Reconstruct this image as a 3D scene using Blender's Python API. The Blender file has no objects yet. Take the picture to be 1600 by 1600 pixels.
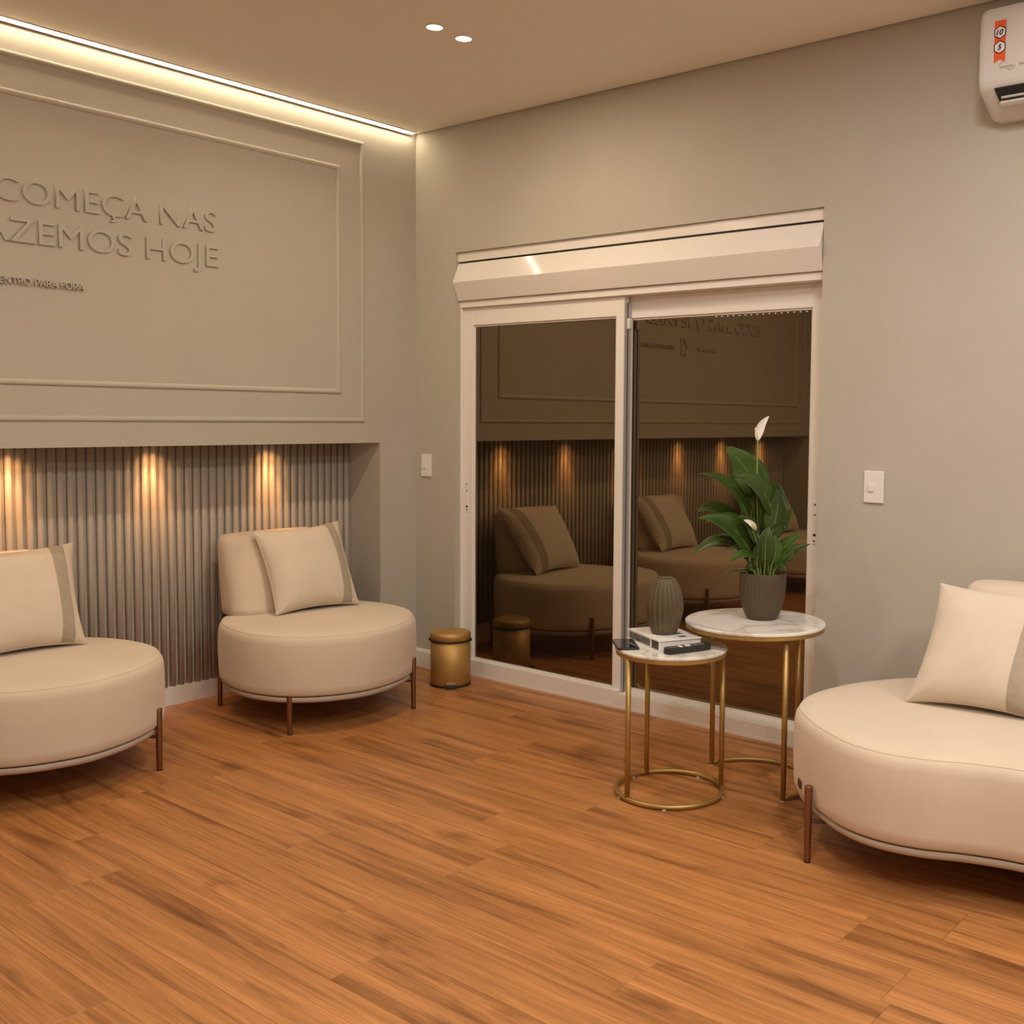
import bpy, bmesh, math, random
from mathutils import Vector, Matrix

random.seed(7)
scene = bpy.context.scene
COL = scene.collection
R = math.radians

# ------------------------------------------------------------------ camera
cam_d = bpy.data.cameras.new('camera'); cam = bpy.data.objects.new('camera', cam_d); COL.objects.link(cam)
_r = Vector((0.78518905, 0.61916244, 0.0107716)); _u = Vector((-0.04567483, 0.04055784, 0.99813269)); _w = Vector((-0.6175694, 0.78421486, -0.06012572))
M = Matrix(((_r.x, _u.x, -_w.x), (_r.y, _u.y, -_w.y), (_r.z, _u.z, -_w.z))).to_4x4()
M.translation = Vector((4.322964, -3.803486, 1.342121))
cam.matrix_world = M
cam_d.sensor_width = 36; cam_d.lens = 1666.4018 / 1600 * 36
cam_d.shift_x = (800 - 956.2398) / 1600; cam_d.shift_y = (751.9748 - 800) / 1600
cam_d.clip_start = 0.05
scene.camera = cam

# ------------------------------------------------------------------ world, exposure
world = bpy.data.worlds.new('night'); scene.world = world; world.use_nodes = True
world.node_tree.nodes['Background'].inputs[0].default_value = (0.02, 0.03, 0.06, 1)
world.node_tree.nodes['Background'].inputs[1].default_value = 0.05
vs = scene.view_settings
vs.view_transform = 'Standard'; vs.look = 'None'; vs.gamma = 1; vs.use_curve_mapping = False
vs.exposure = -0.07
DOWN_W = 12.6; DOWN_WARM = (1.0, 0.81, 0.58); DOWN_COOL = (1.0, 0.95, 0.90)
LED_S = 36.0; LED_C = (1.0, 0.83, 0.56)
NICHE_W = 6.5; NICHE_C = (1.0, 0.49, 0.19)

H = 2.8; X_R = 6.2; Y_B = -4.45

# ------------------------------------------------------------------ materials
def mat(name, base=(.8, .8, .8), rough=.5, metal=0, spec=.5, ior=None, emit=None, estr=0, sheen=0):
    m = bpy.data.materials.new(name); m.use_nodes = True
    b = m.node_tree.nodes['Principled BSDF']
    b.inputs['Base Color'].default_value = (*base, 1); b.inputs['Roughness'].default_value = rough
    b.inputs['Metallic'].default_value = metal; b.inputs['Specular IOR Level'].default_value = spec
    if ior: b.inputs['IOR'].default_value = ior
    if sheen: b.inputs['Sheen Weight'].default_value = sheen; b.inputs['Sheen Roughness'].default_value = .5
    if emit:
        b.inputs['Emission Color'].default_value = (*emit, 1); b.inputs['Emission Strength'].default_value = estr
    return m
def nodes(m): return m.node_tree.nodes, m.node_tree.links, m.node_tree.nodes['Principled BSDF']
def noise_col(m, c1, c2, scale=5, detail=4, coord='Object', stretch=(1, 1, 1), lo=.3, hi=.7, bump=0, bscale=None):
    n, l, b = nodes(m)
    tc = n.new('ShaderNodeTexCoord'); mp = n.new('ShaderNodeMapping'); mp.inputs['Scale'].default_value = stretch
    l.new(tc.outputs[coord], mp.inputs[0])
    t = n.new('ShaderNodeTexNoise'); t.inputs['Scale'].default_value = scale; t.inputs['Detail'].default_value = detail
    l.new(mp.outputs[0], t.inputs['Vector'])
    r = n.new('ShaderNodeValToRGB'); r.color_ramp.elements[0].position = lo; r.color_ramp.elements[1].position = hi
    r.color_ramp.elements[0].color = (*c1, 1); r.color_ramp.elements[1].color = (*c2, 1)
    l.new(t.outputs['Fac'], r.inputs[0]); l.new(r.outputs[0], b.inputs['Base Color'])
    if bump:
        t2 = n.new('ShaderNodeTexNoise'); t2.inputs['Scale'].default_value = bscale or scale * 8; t2.inputs['Detail'].default_value = 3
        l.new(mp.outputs[0], t2.inputs['Vector'])
        bp = n.new('ShaderNodeBump'); bp.inputs['Strength'].default_value = bump; bp.inputs['Distance'].default_value = .002
        l.new(t2.outputs['Fac'], bp.inputs['Height']); l.new(bp.outputs[0], b.inputs['Normal'])
    return m

PAINT = noise_col(mat('wall_paint', rough=.75, spec=.25), (.475, .44, .375), (.50, .465, .40), 3, bump=.12, bscale=160)
CEIL = noise_col(mat('ceiling_paint', rough=.85, spec=.2), (.83, .80, .74), (.86, .83, .77), 2, bump=.06, bscale=120)
SLAT = noise_col(mat('slat_lacquer', rough=.55, spec=.3), (.43, .385, .32), (.465, .415, .345), 4, bump=.08, bscale=90)
WHITE = noise_col(mat('white_lacquer', rough=.28, spec=.45), (.78, .75, .70), (.81, .78, .74), 3)
PVC = noise_col(mat('white_pvc', rough=.30, spec=.5), (.80, .76, .71), (.83, .79, .74), 2)
ACW = noise_col(mat('air_con_plastic', rough=.35, spec=.45), (.66, .64, .61), (.69, .67, .64), 3)
GLOSSW = noise_col(mat('glossy_white_box', rough=.09, spec=.5), (.80, .76, .71), (.83, .79, .74), 2)
SKIRT = noise_col(mat('white_skirting', rough=.4, spec=.4), (.76, .73, .68), (.80, .77, .72), 3)
BLACK = noise_col(mat('black_gap', rough=.6), (.006, .005, .004), (.012, .01, .008), 20)
SATIN = noise_col(mat('satin_grey_profile', rough=.45, metal=.15), (.46, .44, .42), (.52, .50, .48), 30, stretch=(1, 1, .05))
ALU = noise_col(mat('brushed_aluminium', rough=.3, metal=.9), (.50, .49, .47), (.58, .57, .55), 30, stretch=(1, 1, .05))
FAB = noise_col(mat('beige_fabric', rough=.92, spec=.15, sheen=.25), (.645, .53, .405), (.685, .565, .435), 6, bump=.25, bscale=420)
FABC = noise_col(mat('cushion_fabric', rough=.95, spec=.12, sheen=.2), (.655, .555, .44), (.70, .595, .475), 9, bump=.35, bscale=300)
BAND = noise_col(mat('taupe_band_fabric', rough=.95, spec=.12), (.39, .325, .245), (.44, .37, .28), 40, bump=.3, bscale=400)
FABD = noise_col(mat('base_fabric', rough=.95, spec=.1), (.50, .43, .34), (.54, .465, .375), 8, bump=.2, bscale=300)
COPPER = noise_col(mat('copper_leg', rough=.36, metal=.85), (.23, .115, .06), (.30, .155, .085), 12, stretch=(1, 1, .2))
DARKM = noise_col(mat('dark_bracket', rough=.5, metal=.4), (.05, .04, .03), (.08, .06, .045), 12)
GOLD = noise_col(mat('gold_paint', rough=.46, metal=.8), (.43, .28, .09), (.52, .35, .12), 10)
BRONZE = noise_col(mat('bin_gold', rough=.5, metal=.5), (.46, .27, .075), (.53, .32, .10), 6)
RUBBER = noise_col(mat('black_rubber', rough=.6), (.012, .011, .01), (.02, .018, .016), 15)
CERAM = noise_col(mat('taupe_ceramic', rough=.55, spec=.35), (.090, .067, .035), (.12, .090, .048), 14, bump=.1, bscale=90)
POT = noise_col(mat('pot_ceramic', rough=.6, spec=.3), (.080, .057, .033), (.10, .073, .042), 14, bump=.1, bscale=90)
SOIL = noise_col(mat('soil', rough=.95), (.012, .009, .006), (.035, .025, .016), 60, bump=.8, bscale=120)
PAPER = noise_col(mat('book_cover_white', rough=.35), (.78, .76, .73), (.82, .80, .77), 5)
PAGES = noise_col(mat('book_pages', rough=.8), (.62, .59, .54), (.80, .77, .72), 40, stretch=(.1, .1, 30))
INK = noise_col(mat('book_print', rough=.4), (.07, .06, .055), (.22, .20, .18), 60)
INKD = noise_col(mat('book_print_dark', rough=.4), (.03, .028, .026), (.06, .055, .05), 40)
PLAST = noise_col(mat('black_plastic', rough=.3, spec=.5), (.012, .012, .012), (.02, .02, .02), 30)
SCREEN = noise_col(mat('phone_glass', rough=.04, spec=.6), (.006, .006, .007), (.009, .009, .01), 4)
GREYB = noise_col(mat('grey_buttons', rough=.5), (.10, .10, .10), (.16, .16, .16), 30)
ORANGE = noise_col(mat('sticker_orange', rough=.35), (.80, .10, .025), (.86, .15, .04), 8)
MAROON = noise_col(mat('sticker_dark', rough=.35), (.03, .012, .01), (.05, .018, .015), 8)
STKW = noise_col(mat('sticker_white', rough=.35), (.82, .80, .77), (.86, .84, .81), 8)
LOGO = noise_col(mat('logo_champagne', rough=.4, metal=.3), (.36, .31, .22), (.44, .38, .28), 8)
BROWN = noise_col(mat('leather_tag', rough=.6), (.06, .03, .018), (.09, .045, .028), 30)
SPATHE = noise_col(mat('spathe_white', rough=.5), (.80, .76, .66), (.88, .85, .78), 20)
SPADIX = noise_col(mat('spadix_cream', rough=.7), (.70, .62, .36), (.78, .70, .45), 80)
STEM = noise_col(mat('stem_green', rough=.5), (.12, .20, .035), (.20, .29, .07), 25, stretch=(1, 1, .2))
EMIT = mat('lamp_lens', (.9, .9, .9), emit=(1, .90, .74), estr=6)
EMITN = mat('niche_lamp_lens', (.9, .9, .9), emit=(1, .75, .45), estr=4)
LEDM = mat('led_diffuser', (.9, .9, .9), emit=LED_C, estr=LED_S)

GLASS = mat('bronze_reflective_glass', (.010, .008, .005), .012, spec=.5, ior=2.8)
GLASS.node_tree.nodes['Principled BSDF'].inputs['Specular Tint'].default_value = (1.0, .80, .52, 1)
noise_col(GLASS, (.009, .007, .005), (.012, .009, .006), 1)

def leaf_mat():
    m = noise_col(mat('leaf_green', rough=.42, spec=.35), (.013, .035, .003), (.050, .088, .008), 9, lo=.25, hi=.75)
    n, l, b = nodes(m)
    src = b.inputs['Base Color'].links[0].from_socket
    oi = n.new('ShaderNodeObjectInfo'); hs = n.new('ShaderNodeHueSaturation')
    mr = n.new('ShaderNodeMapRange'); mr.inputs[3].default_value = .75; mr.inputs[4].default_value = 1.45
    l.new(oi.outputs['Random'], mr.inputs[0]); l.new(mr.outputs[0], hs.inputs['Value']); l.new(src, hs.inputs['Color'])
    l.new(hs.outputs[0], b.inputs['Base Color'])
    return m
LEAF = leaf_mat()

def marble():
    m = mat('white_marble', rough=.14, spec=.5); n, l, b = nodes(m)
    tc = n.new('ShaderNodeTexCoord'); w = n.new('ShaderNodeTexNoise'); w.inputs['Scale'].default_value = 4; w.inputs['Detail'].default_value = 8
    w.inputs['Distortion'].default_value = 1.4
    l.new(tc.outputs['Object'], w.inputs['Vector'])
    s = n.new('ShaderNodeMath'); s.operation = 'SUBTRACT'; s.inputs[1].default_value = .5
    a = n.new('ShaderNodeMath'); a.operation = 'ABSOLUTE'
    l.new(w.outputs['Fac'], s.inputs[0]); l.new(s.outputs[0], a.inputs[0])
    r = n.new('ShaderNodeValToRGB'); e = r.color_ramp.elements
    e[0].position = 0; e[0].color = (.58, .53, .46, 1); e[1].position = .05; e[1].color = (.80, .77, .72, 1)
    x = e.new(.015); x.color = (.70, .65, .58, 1)
    l.new(a.outputs[0], r.inputs[0]); l.new(r.outputs[0], b.inputs['Base Color'])
    return m
MARBLE = marble()

def wood():
    m = mat('laminate_wood', rough=.36, spec=.4); n, l, b = nodes(m)
    g = n.new('ShaderNodeNewGeometry'); oi = n.new('ShaderNodeObjectInfo')
    cb = n.new('ShaderNodeCombineXYZ'); mu = n.new('ShaderNodeMath'); mu.operation = 'MULTIPLY'; mu.inputs[1].default_value = 37.0
    l.new(oi.outputs['Random'], mu.inputs[0]); l.new(mu.outputs[0], cb.inputs[0]); l.new(mu.outputs[0], cb.inputs[2])
    ad = n.new('ShaderNodeVectorMath'); ad.operation = 'ADD'; l.new(g.outputs['Position'], ad.inputs[0]); l.new(cb.outputs[0], ad.inputs[1])
    def nz(stretch, scale, detail, dist=0, rough=.5):
        mp = n.new('ShaderNodeMapping'); mp.inputs['Scale'].default_value = stretch; l.new(ad.outputs[0], mp.inputs[0])
        t = n.new('ShaderNodeTexNoise'); t.inputs['Scale'].default_value = scale; t.inputs['Detail'].default_value = detail
        t.inputs['Distortion'].default_value = dist; t.inputs['Roughness'].default_value = rough
        l.new(mp.outputs[0], t.inputs['Vector']); return t
    streak = nz((.45, 11, 1), 2.2, 5, .5); fine = nz((1.5, 60, 1), 2.6, 6, .3, .72); patch = nz((1.5, 9, 1), 1.1, 3, 1.0)
    r = n.new('ShaderNodeValToRGB'); e = r.color_ramp.elements
    e[0].position = .30; e[0].color = (.250, .100, .030, 1); e[1].position = .70; e[1].color = (.565, .245, .085, 1)
    x = e.new(.45); x.color = (.420, .178, .056, 1); x = e.new(.56); x.color = (.465, .202, .065, 1)
    l.new(streak.outputs['Fac'], r.inputs[0])
    rf = n.new('ShaderNodeValToRGB'); e = rf.color_ramp.elements
    e[0].position = .32; e[0].color = (.70, .66, .62, 1); e[1].position = .60; e[1].color = (1.10, 1.10, 1.10, 1)
    l.new(fine.outputs['Fac'], rf.inputs[0])
    rp = n.new('ShaderNodeValToRGB'); e = rp.color_ramp.elements
    e[0].position = .30; e[0].color = (.54, .49, .45, 1); e[1].position = .43; e[1].color = (1, 1, 1, 1)
    l.new(patch.outputs['Fac'], rp.inputs[0])
    m1 = n.new('ShaderNodeMixRGB'); m1.blend_type = 'MULTIPLY'; m1.inputs[0].default_value = 1; l.new(r.outputs[0], m1.inputs[1]); l.new(rf.outputs[0], m1.inputs[2])
    m2 = n.new('ShaderNodeMixRGB'); m2.blend_type = 'MULTIPLY'; m2.inputs[0].default_value = .8; l.new(m1.outputs[0], m2.inputs[1]); l.new(rp.outputs[0], m2.inputs[2])
    hs = n.new('ShaderNodeHueSaturation'); mr = n.new('ShaderNodeMapRange'); mr.inputs[3].default_value = .965; mr.inputs[4].default_value = 1.035
    l.new(oi.outputs['Random'], mr.inputs[0]); l.new(mr.outputs[0], hs.inputs['Value']); l.new(m2.outputs[0], hs.inputs['Color'])
    l.new(hs.outputs[0], b.inputs['Base Color'])
    bp = n.new('ShaderNodeBump'); bp.inputs['Strength'].default_value = .12; bp.inputs['Distance'].default_value = .001
    l.new(fine.outputs['Fac'], bp.inputs['Height']); l.new(bp.outputs[0], b.inputs['Normal'])
    return m
WOOD = wood()

# ------------------------------------------------------------------ helpers
def link(o, parent=None):
    COL.objects.link(o)
    if parent is not None: o.parent = parent
    return o
def tag(o, label=None, cat=None, group=None, kind=None):
    if label: o['label'] = label
    if cat: o['category'] = cat
    if group: o['group'] = group
    if kind: o['kind'] = kind
    return o
def thing(name, loc, label, cat, group=None, kind=None):
    o = bpy.data.objects.new(name, None); o.location = loc; o.empty_display_size = .05
    link(o); return tag(o, label, cat, group, kind)
def wloc(o):
    v = Vector((0, 0, 0))
    while o is not None: v = v + o.location; o = o.parent
    return v
def make(name, verts, faces, m, parent=None, smooth=False, loc=None):
    """verts in world space; stored relative to the parent (roots are unrotated while building) or to loc"""
    off = wloc(parent) if parent is not None else Vector((0, 0, 0))
    lo = Vector(loc) - off if loc is not None else Vector((0, 0, 0))
    me = bpy.data.meshes.new(name)
    me.from_pydata([Vector(v) - off - lo for v in verts], [], faces)
    bm = bmesh.new(); bm.from_mesh(me); bmesh.ops.recalc_face_normals(bm, faces=bm.faces); bm.to_mesh(me); bm.free()
    me.materials.append(m)
    if smooth:
        for p in me.polygons: p.use_smooth = True
    o = bpy.data.objects.new(name, me); o.location = lo
    return link(o, parent)
def boxgeo(b):
    x0, x1, y0, y1, z0, z1 = b
    v = [(x0, y0, z0), (x1, y0, z0), (x1, y1, z0), (x0, y1, z0), (x0, y0, z1), (x1, y0, z1), (x1, y1, z1), (x0, y1, z1)]
    return v, [(0, 3, 2, 1), (4, 5, 6, 7), (0, 1, 5, 4), (1, 2, 6, 5), (2, 3, 7, 6), (3, 0, 4, 7)]
def boxes(name, bl, m, parent=None, bevel=0, seg=2, loc=None):
    if isinstance(bl, tuple): bl = [bl]
    V, F = [], []
    for b in bl:
        v, f = boxgeo(b); k = len(V); V += v; F += [tuple(i + k for i in q) for q in f]
    o = make(name, V, F, m, parent, loc=loc)
    if bevel:
        bm = bmesh.new(); bm.from_mesh(o.data)
        bmesh.ops.bevel(bm, geom=list(bm.edges), offset=bevel, segments=seg, affect='EDGES', profile=.5)
        bm.to_mesh(o.data); bm.free()
    return o
def loft(rings, cap0=True, cap1=True):
    n = len(rings[0]); V = [tuple(p) for r in rings for p in r]; F = []
    for k in range(len(rings) - 1):
        for i in range(n):
            j = (i + 1) % n; F.append((k * n + i, k * n + j, (k + 1) * n + j, (k + 1) * n + i))
    if cap0: F.append(tuple(reversed(range(n))))
    if cap1: F.append(tuple((len(rings) - 1) * n + i for i in range(n)))
    return V, F
def tube(path, rad, n=8, closed=False, cap=True):
    P = [Vector(p) for p in path]; N = len(P)
    if not hasattr(rad, '__len__'): rad = [rad] * N
    rings = []; prev = None
    for i in range(N):
        t = ((P[(i + 1) % N] - P[i - 1]) if closed else (P[min(i + 1, N - 1)] - P[max(i - 1, 0)])).normalized()
        if prev is None:
            a = Vector((0, 0, 1)) if abs(t.z) < .9 else Vector((1, 0, 0)); s = t.cross(a).normalized()
        else: s = (prev - t * prev.dot(t)).normalized()
        prev = s; u = s.cross(t)
        rings.append([P[i] + (s * math.cos(q) + u * math.sin(q)) * rad[i] for q in [2 * math.pi * k / n for k in range(n)]])
    if closed: rings.append(rings[0]); return loft(rings, False, False)
    return loft(rings, cap, cap)
def lathe(cx, cy, prof, n=48, rfun=None, cap0=True, cap1=True):
    rings = []
    for (r, z) in prof:
        rings.append([(cx + r * (rfun(q, z) if rfun else 1) * math.cos(q), cy + r * (rfun(q, z) if rfun else 1) * math.sin(q), z) for q in [2 * math.pi * k / n for k in range(n)]])
    return loft(rings, cap0, cap1)
def prism_x(prof, x0, x1):
    """profile of (y, z) swept along x"""
    n = len(prof); V = [(x0, y, z) for y, z in prof] + [(x1, y, z) for y, z in prof]
    return V, [tuple(range(n)), tuple(reversed(range(n, 2 * n)))] + [(i, (i + 1) % n, n + (i + 1) % n, n + i) for i in range(n)]
def catmull(P, k=5):
    P = [Vector((x, y, 0)) for x, y in P]; n = len(P); out = []
    for i in range(n):
        a, b, c, d = P[i - 1], P[i], P[(i + 1) % n], P[(i + 2) % n]
        for s in range(k):
            t = s / k
            out.append(.5 * ((2 * b) + (c - a) * t + (2 * a - 5 * b + 4 * c - d) * t * t + (3 * b - a - 3 * c + d) * t ** 3))
    return out
def inset(P, d):
    n = len(P); area = sum(P[i].x * P[(i + 1) % n].y - P[(i + 1) % n].x * P[i].y for i in range(n)); sg = 1 if area > 0 else -1
    out = []
    for i in range(n):
        t = (P[(i + 1) % n] - P[i - 1]).normalized(); nrm = Vector((-t.y, t.x, 0)) * sg
        out.append(P[i] + nrm * d)
    return out
def ringz(P, z): return [(p.x, p.y, z) for p in P]
def copy_tree(o, parent=None):
    c = o.copy(); COL.objects.link(c); c.parent = parent
    for ch in list(o.children): copy_tree(ch, c)
    return c

# ------------------------------------------------------------------ floor
floor = boxes('floor', (-.5, X_R + .2, Y_B - .2, .2, -.12, -.009), BLACK); tag(floor, 'orange brown wood plank laminate floor of the room', kind='structure')
PW = .187; y0 = -2.465 - 11 * PW; L = 1.29
fixed = {-2.465: 1.31, -2.278: 2.285, -2.839: 1.97, -1.717: 3.365, -1.156: 3.343, -2.652: 2.62, -2.091: .74, -1.53: 2.05, -1.904: 1.55}
plank_mesh = {}
def plank(x0, x1, ya, yb):
    ln = round(x1 - x0, 4); key = (ln, round(yb - ya, 4))
    if key not in plank_mesh:
        g = .0003; b = .0005; z = 0.0; w = yb - ya
        rings = []
        for (ins, zz) in ((g, -.009), (g, z - b), (g + b, z)):
            rings.append([(ins, ins, zz), (ln - ins, ins, zz), (ln - ins, w - ins, zz), (ins, w - ins, zz)])
        V, F = loft(rings); o = make('plank', V, F, WOOD, floor); plank_mesh[key] = o.data; o.location = (x0, ya, 0); return
    o = bpy.data.objects.new('plank', plank_mesh[key]); o.location = (x0, ya, 0); link(o, floor)
k = 0
while y0 + k * PW < .02:
    ya = y0 + k * PW; yb = min(ya + PW, .03); k += 1
    if yb < Y_B: continue
    ya = max(ya, Y_B)
    f = [v for q, v in fixed.items() if abs(q - (y0 + (k - 1) * PW)) < .01]
    x = (f[0] if f else random.uniform(0, L)) ; 
    while x > -.255: x -= L
    while x < X_R:
        a, b = max(x, -.255), min(x + L, X_R)
        if b - a > .02: plank(a, b, ya, yb)
        x += L

# ------------------------------------------------------------------ walls and ceiling
NR, NL, NT, NX = -.241, -4.18, 1.198, -.258
wl = boxes('wall_left', [(-.45, 0, Y_B - .2, .2, NT, H + .1), (-.45, 0, NR, .2, -.1, NT), (-.45, 0, Y_B - .2, NL, -.1, NT), (-.45, NX, NL, NR, -.1, NT)], PAINT)
tag(wl, 'beige painted feature wall with long low niche', kind='structure')
DX0, DX1, DZ = .299, 2.363, 2.167
wb = boxes('wall_back', [(-.0, DX0, 0, .22, -.1, H + .1), (DX1, X_R + .2, 0, .22, -.1, H + .1), (DX0, DX1, 0, .22, DZ, H + .1)], PAINT)
tag(wb, 'beige painted wall around the sliding glass door', kind='structure')
tag(boxes('wall_right', (X_R, X_R + .2, Y_B - .2, 0, -.1, H + .1), PAINT), 'beige painted wall out of view on the right', kind='structure')
tag(boxes('wall_front', (0, X_R, Y_B - .2, Y_B, -.1, H + .1), PAINT), 'beige painted wall behind the viewpoint', kind='structure')
ce = boxes('ceiling', [(0, X_R, Y_B, -.012, H, H + .1), (0, X_R, -.012, 0, H + .02, H + .1)], CEIL)
tag(ce, 'smooth beige ceiling with thin shadow gap at the wall', kind='structure')

def skirt_prof(t, h): return [(0, 0), (-t, 0), (-t, h - .012), (-t + .005, h - .009), (-t + .005, h - .004), (-t + .010, h), (0, h)]
bb = make('baseboard_back', *prism_x(skirt_prof(.016, .098), .0, DX0), SKIRT); tag(bb, 'white grooved baseboard behind the gold bin', kind='structure')
bb = make('baseboard_back', *prism_x(skirt_prof(.016, .098), DX1, X_R), SKIRT); tag(bb, 'white grooved baseboard running behind the long sofa', kind='structure')
bb = boxes('baseboard_left', (NX, -.236, NL, NR, 0, .086), SKIRT, bevel=.001, seg=1); tag(bb, 'white baseboard under the ribbed niche panel', kind='structure')
for a, b in ((NR, -.016), (Y_B, NL)):
    V = [(-(y), x, z) for (x, y, z) in prism_x(skirt_prof(.016, .098), a, b)[0]]
    bb = make('baseboard_left', V, prism_x(skirt_prof(.016, .098), a, b)[1], SKIRT)
    tag(bb, 'white grooved baseboard on the short wall piece beside the niche', kind='structure')

# wall moulding frames (boiserie)
def moulding(name, ya, yb, za, zb, lab):
    # profile: (u outward->inward across width, height off the wall)
    prof = [(0, 0), (0, .005), (.004, .0082), (.010, .0090), (.016, .0072), (.020, .0045), (.022, 0)]
    rings = []
    for (u, h) in prof:
        rings.append([(h, ya + u, za + u), (h, yb - u, za + u), (h, yb - u, zb - u), (h, ya + u, zb - u)])
    V, F = loft(rings, False, False)
    tag(make(name, V, F, PAINT), lab, kind='structure')
moulding('trim_1', -4.08, -.343, 1.303, 2.690, 'outer raised moulding frame on the feature wall')
moulding('trim_2', -3.935, -.488, 1.443, 2.549, 'inner raised moulding frame around the wall lettering')

# ribbed panel in the niche
pan = thing('slatted_panel', (-.236, -2.2, .087), 'greige vertical rib panel lining the back of the wall niche', 'wall panel')
boxes('backing', (NX, -.253, NL, NR, .0865, NT), SLAT, pan)
PER = .0408; w = .0255; prof = []
for i in range(9):
    q = math.pi * i / 8; prof.append((-w / 2 * (abs(math.cos(q)) ** .6) * (1 if math.cos(q) > 0 else -1), .0185 * math.sin(q) ** .6))
smesh = None; y = NR - .013 - w / 2
while y > NL + w / 2:
    if smesh is None:
        rings = [[(-.2532 + d, y + u, z) for (u, d) in prof] for z in (.087, NT - .0005)]
        so = make('slat', *loft(rings), SLAT, pan, smooth=False, loc=(-.2532, y, .087)); smesh = so.data
        for p in smesh.polygons: p.use_smooth = len(p.vertices) == 4 and abs(p.normal.z) < .5
    else:
        o = bpy.data.objects.new('slat', smesh); o.location = Vector((-.2532, y, .087)) - pan.location; link(o, pan)
    y -= PER

# ------------------------------------------------------------------ lights in the place
# linear LED profile in the ceiling
led = thing('led_strip_light', (.024, -2.2, H), 'thin glowing LED line in the ceiling above the lettered wall', 'light')
boxes('diffuser', (.0150, .0360, -4.40, -.038, H - .0035, H + .0), LEDM, led)
boxes('profile', [(.0120, .0150, -4.402, -.036, H - .011, H), (.0360, .0385, -4.402, -.036, H - .0045, H)], ALU, led)

def area(name, parent, loc, size, power, color, spread=math.pi):
    d = bpy.data.lights.new(name, 'AREA'); d.shape = 'DISK'; d.size = size; d.energy = power; d.color = color; d.spread = spread
    o = bpy.data.objects.new(name, d); link(o, parent); o.location = Vector(loc) - wloc(parent); return o
def downlight(x, y, lab, group, k=1.0, col=DOWN_WARM, sc=1.0):
    t = thing('downlight', (x, y, H), lab, 'light', group)
    make('trim_ring', *lathe(x, y, [(.036 * sc, H), (.036 * sc, H - .003), (.034 * sc, H - .004), (.031 * sc, H - .004), (.0305 * sc, H - .001)], 40, cap0=False, cap1=False), WHITE, t, True)
    make('lens', *lathe(x, y, [(.0305 * sc, H - .0005), (.0305 * sc, H - .0015), (.020 * sc, H - .0022), (.005, H - .0025)], 40), EMIT, t, True)
    area('lamp', t, (x, y, H - .006), .055 * sc, DOWN_W * k, col)
for x, yc, k_ in ((1.243, -.926, .62), (1.243, -2.75, .42), (3.45, -1.4, 1.05), (3.45, -3.1, 1.2), (5.3, -1.4, 1.0), (5.3, -3.1, 1.25)):
    for dy, w_ in ((-.075, 'left'), (.075, 'right')):
        vis = x < 2 and yc > -2
        dy = dy if vis else dy * 2
        downlight(x, yc + dy, ('small round glowing ceiling downlight, %s one of the pair' % w_) if vis else 'round ceiling downlight outside the picture',
                  'ceiling downlights in pairs', k_, DOWN_WARM if x < 2 else DOWN_COOL, 1.0 if vis else 2.6)
for y in (-.75, -1.35, -1.95, -2.55, -3.15, -3.75):
    t = thing('niche_spotlight', (-.186, y, NT), 'small spotlight hidden in the niche soffit above the rib panel', 'light', 'niche soffit spotlights')
    make('trim_ring', *lathe(-.186, y, [(.022, NT), (.022, NT - .002), (.017, NT - .002), (.016, NT - .001)], 24, cap0=False, cap1=False), WHITE, t, True)
    make('lens', *lathe(-.186, y, [(.016, NT - .0003), (.016, NT - .0012), (.006, NT - .0016)], 24), EMITN, t, True)
    for nm, pw, ang, tilt in (('beam_lamp', NICHE_W, 60, 4), ('spill_lamp', NICHE_W * .28, 130, 0)):
        d = bpy.data.lights.new(nm, 'SPOT'); d.energy = pw; d.color = NICHE_C; d.spot_size = R(ang); d.spot_blend = 1; d.shadow_soft_size = .014
        o = bpy.data.objects.new(nm, d); link(o, t); o.location = (0, 0, -.004); o.rotation_euler.y = R(tilt)

# ------------------------------------------------------------------ sliding door
D = thing('door_1', (1.33, .08, 0), 'white two panel sliding glass door with dark reflective panes', None, kind='structure')
boxes('door_frame', [(DX0, DX1, .03, .16, 1.890, 1.922), (DX0, DX0 + .012, .034, .16, .018, 1.89), (DX1 - .02, DX1, .034, .16, .018, 1.89)], PVC, D, .0015, 1)
boxes('sill', [(DX0, DX1, .027, .16, 0, .016), (DX0, 1.3535, .028, .0495, .016, .083), (1.3535, DX1, .028, .0995, .016, .070)], PVC, D, .001, 1)
def panel(x0, x1, gx0, gx1, z0, z1, gz0, gz1, ya, yb, yg):
    p = boxes('door_panel', [(x0, gx0, ya, yb, z0, z1), (gx1, x1, ya, yb, z0, z1), (gx0, gx1, ya, yb, z0, gz0), (gx0, gx1, ya, yb, gz1, z1)], PVC, D, .002, 1)
    g = boxes('glass_pane', (gx0 - .006, gx1 + .006, yg, yg + .006, gz0 - .006, gz1 + .006), GLASS, p)
    # glazing bead
    b = .008
    boxes('glazing_bead', [(gx0, gx0 + b, ya + .008, yg, gz0, gz1), (gx1 - b, gx1, ya + .008, yg, gz0, gz1), (gx0 + b, gx1 - b, ya + .008, yg, gz0, gz0 + b), (gx0 + b, gx1 - b, ya + .008, yg, gz1 - b, gz1)], PVC, p, .0015, 1)
    return p
pl = panel(DX0 + .012, 1.347, .376, 1.302, .018, 1.89, .083, 1.80, .05, .088, .066)
pr = panel(1.29, DX1 - .02, 1.345, 2.270, .018, 1.89, .078, 1.792, .10, .138, .112)
boxes('interlock_strip', (1.347, 1.3505, .052, .098, .02, 1.86), SATIN, pl, .0008, 1)
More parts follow.
